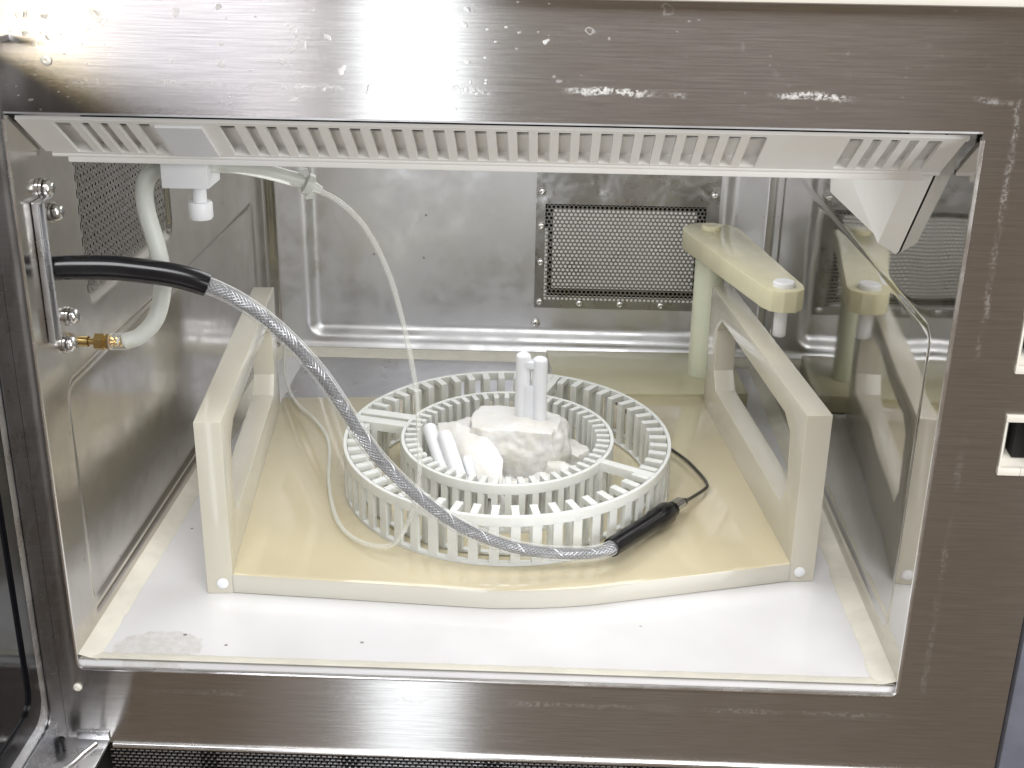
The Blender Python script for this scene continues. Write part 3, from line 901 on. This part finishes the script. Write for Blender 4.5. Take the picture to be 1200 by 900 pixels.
# ================================================================== valve block with thumb screw
vb = thing('valve_block', 'small square white plastic valve block with thumb screw hanging under the louvre', 'valve', (6.3, 5.2, 23.9))
mb = MB(); mb.box(4.95, 7.1, 4.3, 6.4, 23.05, 24.6, 0.06)
part('body', mb, PTFE, vb)
mb = MB(); mb.lathe([(0.33, 23.1), (0.33, 22.3)], (6.45, 5.0, 0), (0, 0, 1), 18)
st = part('stem', mb, PTFE, vb)
mb = MB(); mb.lathe([(0.001, 22.32), (0.52, 22.32), (0.56, 22.25), (0.56, 21.6), (0.50, 21.5), (0.001, 21.5)], (6.45, 5.0, 0), (0, 0, 1), 20)
part('thumb_screw', mb, PTFE, st)
mb = MB(); mb.box(4.98, 7.05, 1.25, 3.0, 25.0, 26.4, 0.05, Matrix.Identity(4))
mb = MB(); slope_box(mb, 5.95, 7.95, 0.1, 0.9, 0.08, 0.18)
part('clip_plate', mb, PTFE, vb)

# ================================================================== thick milky tube from the wall fitting to the valve
tb = thing('silicone_tube', 'thick milky silicone tube looping from the brass wall fitting up to the valve', 'tube', (0.3, 5.5, 15.1))
mb = MB(); mb.tube(spline([(2.1, 5.5, 15.15), (2.9, 5.5, 15.5), (3.75, 5.5, 16.5), (4.2, 5.5, 18.2), (4.1, 5.5, 19.8), (3.75, 5.5, 21.6), (3.75, 5.45, 22.7), (4.15, 5.4, 23.5), (5.0, 5.3, 23.85)], 8), 0.42, 16)
part('hose', mb, MILKY, tb)
mb = MB(); mb.tube(spline([(1.7, 5.5, 15.13), (2.1, 5.5, 15.15), (2.9, 5.5, 15.5), (3.75, 5.5, 16.5), (4.2, 5.5, 18.2), (4.1, 5.5, 19.8), (3.75, 5.5, 21.6), (3.75, 5.45, 22.7), (4.15, 5.4, 23.5), (5.0, 5.3, 23.85)], 8), 0.2, 10)
part('bore', mb, plastic('tube_bore', (0.70, 0.73, 0.72), 0.4, 0, 0.05, 1, 0), tb)
mb = MB()
mb.lathe([(0.001, 0.0), (0.26, 0.0), (0.26, 0.55)], (-0.3, 5.5, 15.1), (1, 0, 0), 12); mb.lathe([(0.18, 0.2), (0.18, 0.55)], (0.1, 5.5, 15.1), (1, 0, 0), 12); mb.lathe([(0.001, 0.5), (0.42, 0.5), (0.42, 0.95), (0.3, 0.95), (0.3, 1.05), (0.40, 1.05), (0.40, 1.25), (0.001, 1.25)], (0.1, 5.5, 15.1), (1, 0, 0), 6, False)
fit = part('brass_fitting', mb, BRASS, tb)
mb = MB()
mb.lathe([(0.16, 1.2)]+[(0.27 if k % 2 == 0 else 0.17, 1.3+0.12*k) for k in range(10)], (0.1, 5.5, 15.1), (1, 0, 0), 12)
part('barb', mb, BRASS, fit)
mb = MB(); mb.tube([(1.35, 5.5, 15.12), (2.2, 5.5, 15.16)], 0.43, 16)
part('sleeve', mb, CLEAR, tb)

# thick outlet tube with its reducing connector and the thin tube running on from it
tt = thing('thin_tube', 'thin clear tube arcing down from the valve and curling round the carousel', 'tube', (7.2, 5.2, 23.8))
mb = MB(); mb.tube(spline([(7.0, 5.1, 24.0), (8.2, 5.2, 23.95), (9.6, 5.5, 23.65), (11.0, 6.0, 23.15)], 8), [0.36+0.0*k for k in range(25)], 14)
part('outlet_hose', mb, MILKY, tt)
mb = MB(); ax = Vector((0.45, 0.12, -0.24)).normalized()
mb.lathe([(0.1, -0.7), (0.26, -0.7), (0.30, -0.1), (0.52, 0.0), (0.52, 0.28), (0.26, 0.4), (0.18, 0.8), (0.1, 0.8)], (11.2, 6.05, 23.05), ax, 14)
mb.box(-0.2, 0.2, -0.1, 0.1, -0.72, 0.72, 0.05, Matrix.Translation((11.25, 6.05, 23.02)) @ Matrix.Rotation(-0.2, 4, 'Y'))
part('connector', mb, MILKY, tt)
P_thin = [(11.5, 6.1, 22.85), (12.75, 6.6, 22.0), (13.87, 7.0, 20.6), (14.8, 7.4, 18.38), (15.37, 7.6, 16.12), (15.86, 7.8, 13.33),
          (16.05, 7.9, 11.46), (16.15, 7.9, 8.2), (16.0, 8.0, 6.3), (15.5, 8.2, 4.4), (14.6, 8.7, 2.6), (13.3, 9.4, 2.05), (12.0, 10.6, 1.85),
          (10.95, 12.3, 1.75), (10.1, 14.8, 1.72), (9.3, 18.2, 1.72), (8.6, 22.5, 1.72), (7.9, 25.0, 1.72), (6.6, 27.6, 1.72), (5.0, 30.0, 1.75), (3.8, 32.8, 1.72), (2.7, 36.5, 1.4), (1.7, 41.0, 1.0), (1.0, 44.6, 0.9)]
mb = MB(); mb.tube(spline(P_thin, 6), 0.13, 10)
part('tubing', mb, THINT, tt)

# ================================================================== armoured sensor cable
cb = thing('sensor_cable', 'braided clear sensor cable with black sleeves lying over the front of the carousel', 'cable', (0.1, 2.8, 19.6))
P_c = [(-0.35, 2.6, 19.62), (1.2, 3.0, 19.6), (3.3, 3.5, 19.42), (6.14, 4.2, 18.73), (8.79, 4.8, 17.09), (11.4, 5.4, 14.03), (13.71, 6.0, 9.8), (15.1, 6.3, 7.85), (16.64, 6.6, 6.2), (18.3, 6.9, 4.8), (20.19, 7.25, 3.72), (22.0, 7.5, 3.1), (23.85, 7.9, 2.75), (25.4, 8.15, 2.68), (26.35, 8.6, 2.74), (27.0, 9.5, 2.72)]
path = spline(P_c, 10)
i0, i1 = 30, len(path)-1
mb = MB(); mb.tube(path[:33], [0.57]*31+[0.56, 0.54], 18)
part('black_sleeve', mb, BLACK, cb)
clear = path[30:148]
mb = MB(); mb.tube(clear, 0.43, 16)
part('clear_jacket', mb, CLEAR, cb)
mb = MB(); mb.tube(path[28:150], 0.21, 10)
part('core', mb, CORE, cb)
# braid strands
seg = path[29:150]; P = []
for i in range(len(seg)-1):
    for k in range(5): P.append(seg[i].lerp(seg[i+1], k/5))
T = [(P[min(i+1, len(P)-1)]-P[max(i-1, 0)]).normalized() for i in range(len(P))]
Nn = [Vector((0, 0, 1))]
for i in range(len(P)):
    n_ = Nn[-1]; n_ = (n_-T[i]*n_.dot(T[i])).normalized(); Nn.append(n_)
Nn = Nn[1:]
dist = [0.0]
for i in range(1, len(P)): dist.append(dist[-1]+(P[i]-P[i-1]).length)
mb = MB()
for sgn in (1, -1):
    for k in range(9):
        pts = []
        for i in range(len(P)):
            a = sgn*(dist[i]/2.1*2*math.pi)+2*math.pi*k/9
            b = T[i].cross(Nn[i])
            pts.append(P[i]+(Nn[i]*math.cos(a)+b*math.sin(a))*(0.27+0.012*sgn))
        mb.tube(pts, 0.026, 4, False)
part('braid', mb, STRAND, cb, None, 'stuff')
# connector at the free end
c0 = Vector((26.45, 8.72, 2.75)); c1 = Vector((30.85, 15.0, 2.35))
dv3 = (c1-c0).normalized(); Lc = (c1-c0).length
mb = MB()
mb.lathe([(0.44, 0.0), (0.53, 0.0), (0.55, 0.2), (0.55, Lc*0.55), (0.60, Lc*0.58), (0.66, Lc*0.62), (0.66, Lc*0.78), (0.60, Lc*0.80), (0.47, Lc*0.81), (0.47, Lc*0.87), (0.001, Lc*0.87)], c0, dv3, 24)
pg = part('connector', mb, BLACK, cb)
mb = MB(); mb.lathe([(0.38, Lc*0.86), (0.45, Lc*0.86), (0.45, Lc*0.985), (0.30, Lc*1.0), (0.001, Lc*1.0)], c0, dv3, 20)
part('collar', mb, BRIGHT, pg)
mb = MB(); mb.lathe([(0.30, Lc*1.0), (0.24, Lc*1.05), (0.1, Lc*1.1), (0.001, Lc*1.1)], c0, dv3, 14)
part('ferrule', mb, WIRE, pg)
mb = MB()
e = c0+dv3*Lc*1.04
mb.tube(spline([tuple(e), (31.7, 16.6, 2.0), (32.5, 17.9, 1.85), (32.85, 18.7, 1.8), (32.7, 20.0, 1.75), (32.0, 22.2, 1.75), (31.2, 23.9, 1.72), (30.0, 26.0, 1.75), (28.4, 29.3, 2.1), (27.0, 31.2, 2.6), (25.8, 31.7, 2.9), (24.6, 31.2, 3.0)], 8), 0.10, 8)
part('probe_wire', mb, WIRE, cb)
